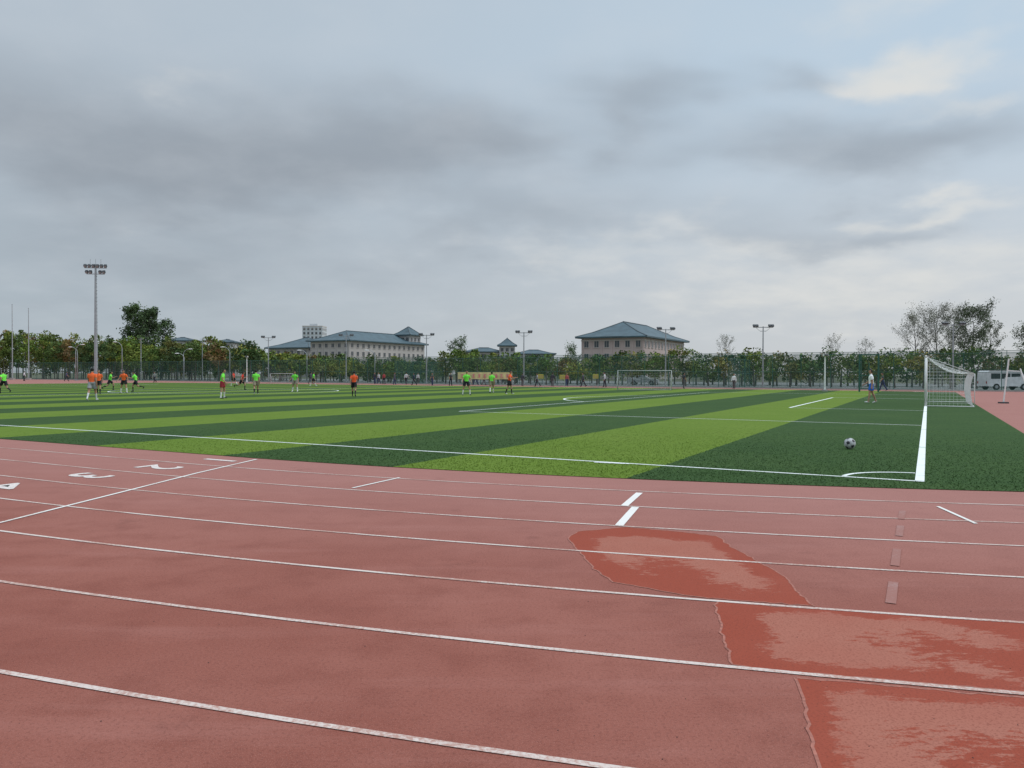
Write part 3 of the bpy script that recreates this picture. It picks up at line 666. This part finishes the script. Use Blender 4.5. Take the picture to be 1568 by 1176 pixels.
T=npmesh('distant_tree_row',np.concatenate(out[0]),4,[LEAF],np.concatenate(out[1]))
tb.obj('trunks',parent=T)
def tree(name,px,d,top,rad,nl,tint,size,seed=1,nprim=13,low=.2,bend=45,widest=.5,spread=.07):
    rg=np.random.default_rng(seed); r=random.Random(seed); p=B(px,d); h=HZ(px,top,d); e=empty(name,p); b=MB(); T=[];S=[]
    def V3(v): return (v.x,v.y,v.z)
    lead=[Vector((0,0,0))]
    for i in range(1,7): lead.append(Vector((lead[-1].x+r.uniform(-.02,.02)*h,lead[-1].y+r.uniform(-.02,.02)*h,h*.95*i/6)))
    b.tube(lead,[h*.016*(1-.9*i/6) for i in range(7)],BARK,7)
    def at(f):
        x=f*6; i=min(5,int(x)); return lead[i].lerp(lead[i+1],x-i)
    def seg(a,dv,L,rd,n=3):
        pts=[a]; dd=Vector(dv)
        for i in range(n): dd=(dd+Vector((r.gauss(0,.14),r.gauss(0,.14),.07))).normalized(); pts.append(pts[-1]+dd*L/n)
        b.tube(pts,[rd*(1-.75*i/n) for i in range(n+1)],BARK,5 if rd>.04 else 3,caps=False); return pts,dd
    for i in range(nprim):
        f=low+(.97-low)*(i+r.random())/nprim; az_=i*2.4+r.uniform(-.5,.5)
        u=(f-widest)/(1-widest) if f>widest else (widest-f)/(widest-low+.15)
        L=rad*math.sqrt(max(.08,1-u*u))*r.uniform(.85,1.25); el_=math.radians(bend+20*f+r.uniform(-10,10))
        pts,dd=seg(at(f),(math.cos(az_)*math.cos(el_),math.sin(az_)*math.cos(el_),math.sin(el_)),L*1.15,h*.006*(1.2-f))
        sh0=r.uniform(.7,1.3)
        for j in range(5):
            k=r.uniform(.3,1); x=k*3; ii=min(2,int(x)); a=pts[ii].lerp(pts[ii+1],x-ii)
            nd=(dd+Vector((r.gauss(0,.6),r.gauss(0,.6),r.gauss(.1,.4)))).normalized()
            q,d2=seg(a,nd,L*.45,h*.002)
            sh=sh0*r.uniform(.6,1.4)
            for m in q[1:]: T.append(V3(m)); S.append(sh)
            for t in range(3):
                nd2=(d2+Vector((r.gauss(0,.6),r.gauss(0,.6),r.gauss(.1,.4)))).normalized(); q2,_=seg(q[r.randrange(1,4)],nd2,L*.25,h*.001,2)
                for m in q2[1:]: T.append(V3(m)); S.append(sh*r.uniform(.8,1.2))
    b.obj('trunk_and_limbs',parent=e)
    T=np.array(T); S=np.array(S); idx=rg.integers(0,len(T),nl)
    C=T[idx]+rg.normal(size=(nl,3))*rad*spread
    col=np.clip(np.array(tint)*S[idx][:,None]*rg.uniform(.7,1.3,nl)[:,None],.004,.4)
    npmesh('leaves',leafquads(C,size*rg.uniform(.6,1.3,nl),rg),4,[LEAF],col,parent=e)
GP=(.085,.130,.055)
tree('poplar_tree',211,190,472,3.8,5200,GP,.26,seed=3,nprim=20,low=.22,bend=40,widest=.45,spread=.1)
tree('poplar_tree',230,188,478,3.9,4600,(.090,.135,.060),.26,seed=4,nprim=20,low=.22,bend=40,widest=.45,spread=.1)
tree('poplar_tree',246,196,491,2.8,2800,GP,.25,seed=5,nprim=16,low=.22,bend=40,spread=.1)
GB=(.19,.19,.14)
tree('bare_tree',1403,128,488,3.2,3400,GB,.09,seed=6,nprim=18,low=.25,bend=35,widest=.6,spread=.09)
tree('bare_tree',1432,126,480,3.6,4400,GB,.09,seed=7,nprim=20,low=.25,bend=35,widest=.6,spread=.09)
tree('willow_tree',1462,130,486,3.2,4200,(.165,.18,.12),.10,seed=8,nprim=19,low=.25,bend=35,widest=.6,spread=.09)
tree('willow_tree',1492,124,479,2.9,6500,(.13,.155,.09),.13,seed=9,nprim=22,low=.2,bend=38,widest=.62,spread=.11)
tree('bare_tree',1513,128,500,2.4,2200,(.15,.16,.10),.10,seed=10,nprim=13,low=.3)
tree('bare_tree',1574,110,508,2.8,2400,(.13,.15,.09),.11,seed=11,nprim=13,low=.3)
tree('bare_tree',1276,150,524,2.6,800,GB,.09,seed=12,nprim=11,low=.3)
tree('bare_tree',1325,150,526,2.4,700,GB,.09,seed=13,nprim=11,low=.3)
tree('bare_tree',1112,150,525,2.6,1000,GB,.09,seed=14,nprim=11,low=.3)
tree('bare_tree',698,160,528,2.6,1500,(.10,.14,.07),.15,seed=15,nprim=13,low=.3)
tree('bare_tree',876,170,536,2.4,1100,(.10,.14,.07),.15,seed=16,nprim=11,low=.3)
# ---------------------------------------------------------------- sky and light
w=bpy.data.worlds.new("World"); sc.world=w; w.use_nodes=True; nt=w.node_tree; nt.nodes.clear()
outn=N(nt,'ShaderNodeOutputWorld'); sky=N(nt,'ShaderNodeTexSky',sky_type='NISHITA'); sky.sun_disc=False
SE,SA=math.radians(48),math.radians(82); sky.sun_elevation=SE; sky.sun_rotation=SA
bg1=N(nt,'ShaderNodeBackground'); bg1.inputs[1].default_value=.10; nt.links.new(sky.outputs[0],bg1.inputs[0])
gen=N(nt,'ShaderNodeTexCoord').outputs['Generated']; nm=N(nt,'ShaderNodeVectorMath',operation='NORMALIZE'); nt.links.new(gen,nm.inputs[0])
sx=N(nt,'ShaderNodeSeparateXYZ'); nt.links.new(nm.outputs[0],sx.inputs[0])
az=mth(nt,'ARCTAN2',sx.outputs[0],sx.outputs[1]); el=mth(nt,'ARCSINE',sx.outputs[2])
zz=mth(nt,'ADD',mth(nt,'MAXIMUM',sx.outputs[2],0.0),.25)
cb=N(nt,'ShaderNodeCombineXYZ'); nt.links.new(mth(nt,'DIVIDE',sx.outputs[0],zz),cb.inputs[0]); nt.links.new(mth(nt,'DIVIDE',sx.outputs[1],zz),cb.inputs[1])
cv=cb.outputs[0]
n1=noise(nt,cv,1.5,6,.5); n2=noise(nt,cv,4.0,5,.55); n3=noise(nt,scalev(nt,cv,(.8,1.3,1)),2.4,3,.5)
waz=mth(nt,'ADD',az,mth(nt,'MULTIPLY',mth(nt,'SUBTRACT',n3,.5),.45)); wel=mth(nt,'ADD',el,mth(nt,'MULTIPLY',mth(nt,'SUBTRACT',n1,.5),.22))
def blob(px,py,rx,ry,a):
    A=math.atan((px-784)/1178); E=(573-py)/1178*math.cos(A)
    u=mth(nt,'MULTIPLY',mth(nt,'SUBTRACT',waz,A),1178/rx); v=mth(nt,'MULTIPLY',mth(nt,'SUBTRACT',wel,E),1178/ry)
    q=mth(nt,'ADD',mth(nt,'MULTIPLY',u,u),mth(nt,'MULTIPLY',v,v))
    return mth(nt,'MULTIPLY',mth(nt,'EXPONENT',mth(nt,'MULTIPLY',q,-1.0)),a)
def total(L):
    t=L[0]
    for x in L[1:]: t=mth(nt,'ADD',t,x)
    return t
dark=total([blob(40,200,330,90,.55),blob(430,260,330,95,.7),blob(680,215,150,60,.5),blob(980,175,110,55,.65),blob(1330,225,230,50,.7),blob(860,330,190,50,.4),blob(1130,360,170,35,.35),blob(1380,345,120,28,.4),blob(1190,140,60,24,.45),blob(200,420,460,80,.3)])
bright=total([blob(1440,100,150,20,.75),blob(1330,135,120,12,.55),blob(1470,150,120,14,.5),blob(1420,300,140,16,.6),blob(1400,430,440,80,.55),blob(1480,10,180,36,.5),blob(950,390,300,50,.25),blob(180,115,90,14,.3)])
dk=mrange(nt,mth(nt,'ADD',dark,mth(nt,'MULTIPLY',mth(nt,'SUBTRACT',n1,.5),.8)),.0,1.05)
bt=mrange(nt,mth(nt,'ADD',bright,mth(nt,'MULTIPLY',mth(nt,'SUBTRACT',n2,.5),1.1)),.15,.95)
def lin(r,g,b_):
    f=lambda c:((c/255+.055)/1.055)**2.4 if c>10 else c/3294.6
    return (f(r),f(g),f(b_))
hor=mixc(nt,mrange(nt,az,-.6,.6),lin(172,183,192),lin(202,206,210)); topc=mixc(nt,mrange(nt,az,-.6,.6),lin(183,195,206),lin(190,209,225))
c=mixc(nt,mrange(nt,el,.02,.38),hor,topc)
c=mixc(nt,mth(nt,'MULTIPLY',dk,.9),c,lin(150,158,167))
c=mixc(nt,mth(nt,'MULTIPLY',bt,.85),c,lin(229,227,221))
c=mixc(nt,mrange(nt,n2,.35,.75,0,.18),c,lin(208,214,220))
bg2=N(nt,'ShaderNodeBackground'); nt.links.new(c,bg2.inputs[0])
nt.links.new(mrange(nt,el,.50,1.1,1.0,2.5),bg2.inputs[1])   # thinner, brighter cloud overhead
mx=N(nt,'ShaderNodeMixShader'); mx.inputs[0].default_value=.95
nt.links.new(bg1.outputs[0],mx.inputs[1]); nt.links.new(bg2.outputs[0],mx.inputs[2]); nt.links.new(mx.outputs[0],outn.inputs[0])
sl=bpy.data.lights.new('sun','SUN'); sl.energy=1.3; sl.angle=math.radians(28); sl.color=(1,.96,.90)
so=bpy.data.objects.new('sun',sl); sc.collection.objects.link(so)
dv=Vector((math.sin(SA)*math.cos(SE),math.cos(SA)*math.cos(SE),math.sin(SE))); so.rotation_euler=dv.to_track_quat('Z','Y').to_euler()
# ---------------------------------------------------------------- camera
cam=bpy.data.cameras.new('camera'); cam.lens=36*1178/1568; cam.sensor_width=36; cam.clip_end=6000; cam.clip_start=.05
co=bpy.data.objects.new('camera',cam); sc.collection.objects.link(co)
co.matrix_world=Matrix.Translation((0,0,1.51))@Matrix.Rotation(math.radians(90-.73),4,'X')@Matrix.Rotation(math.radians(.18),4,'Z')
sc.camera=co
sc.view_settings.view_transform='Standard'; sc.view_settings.look='None'; sc.view_settings.exposure=0
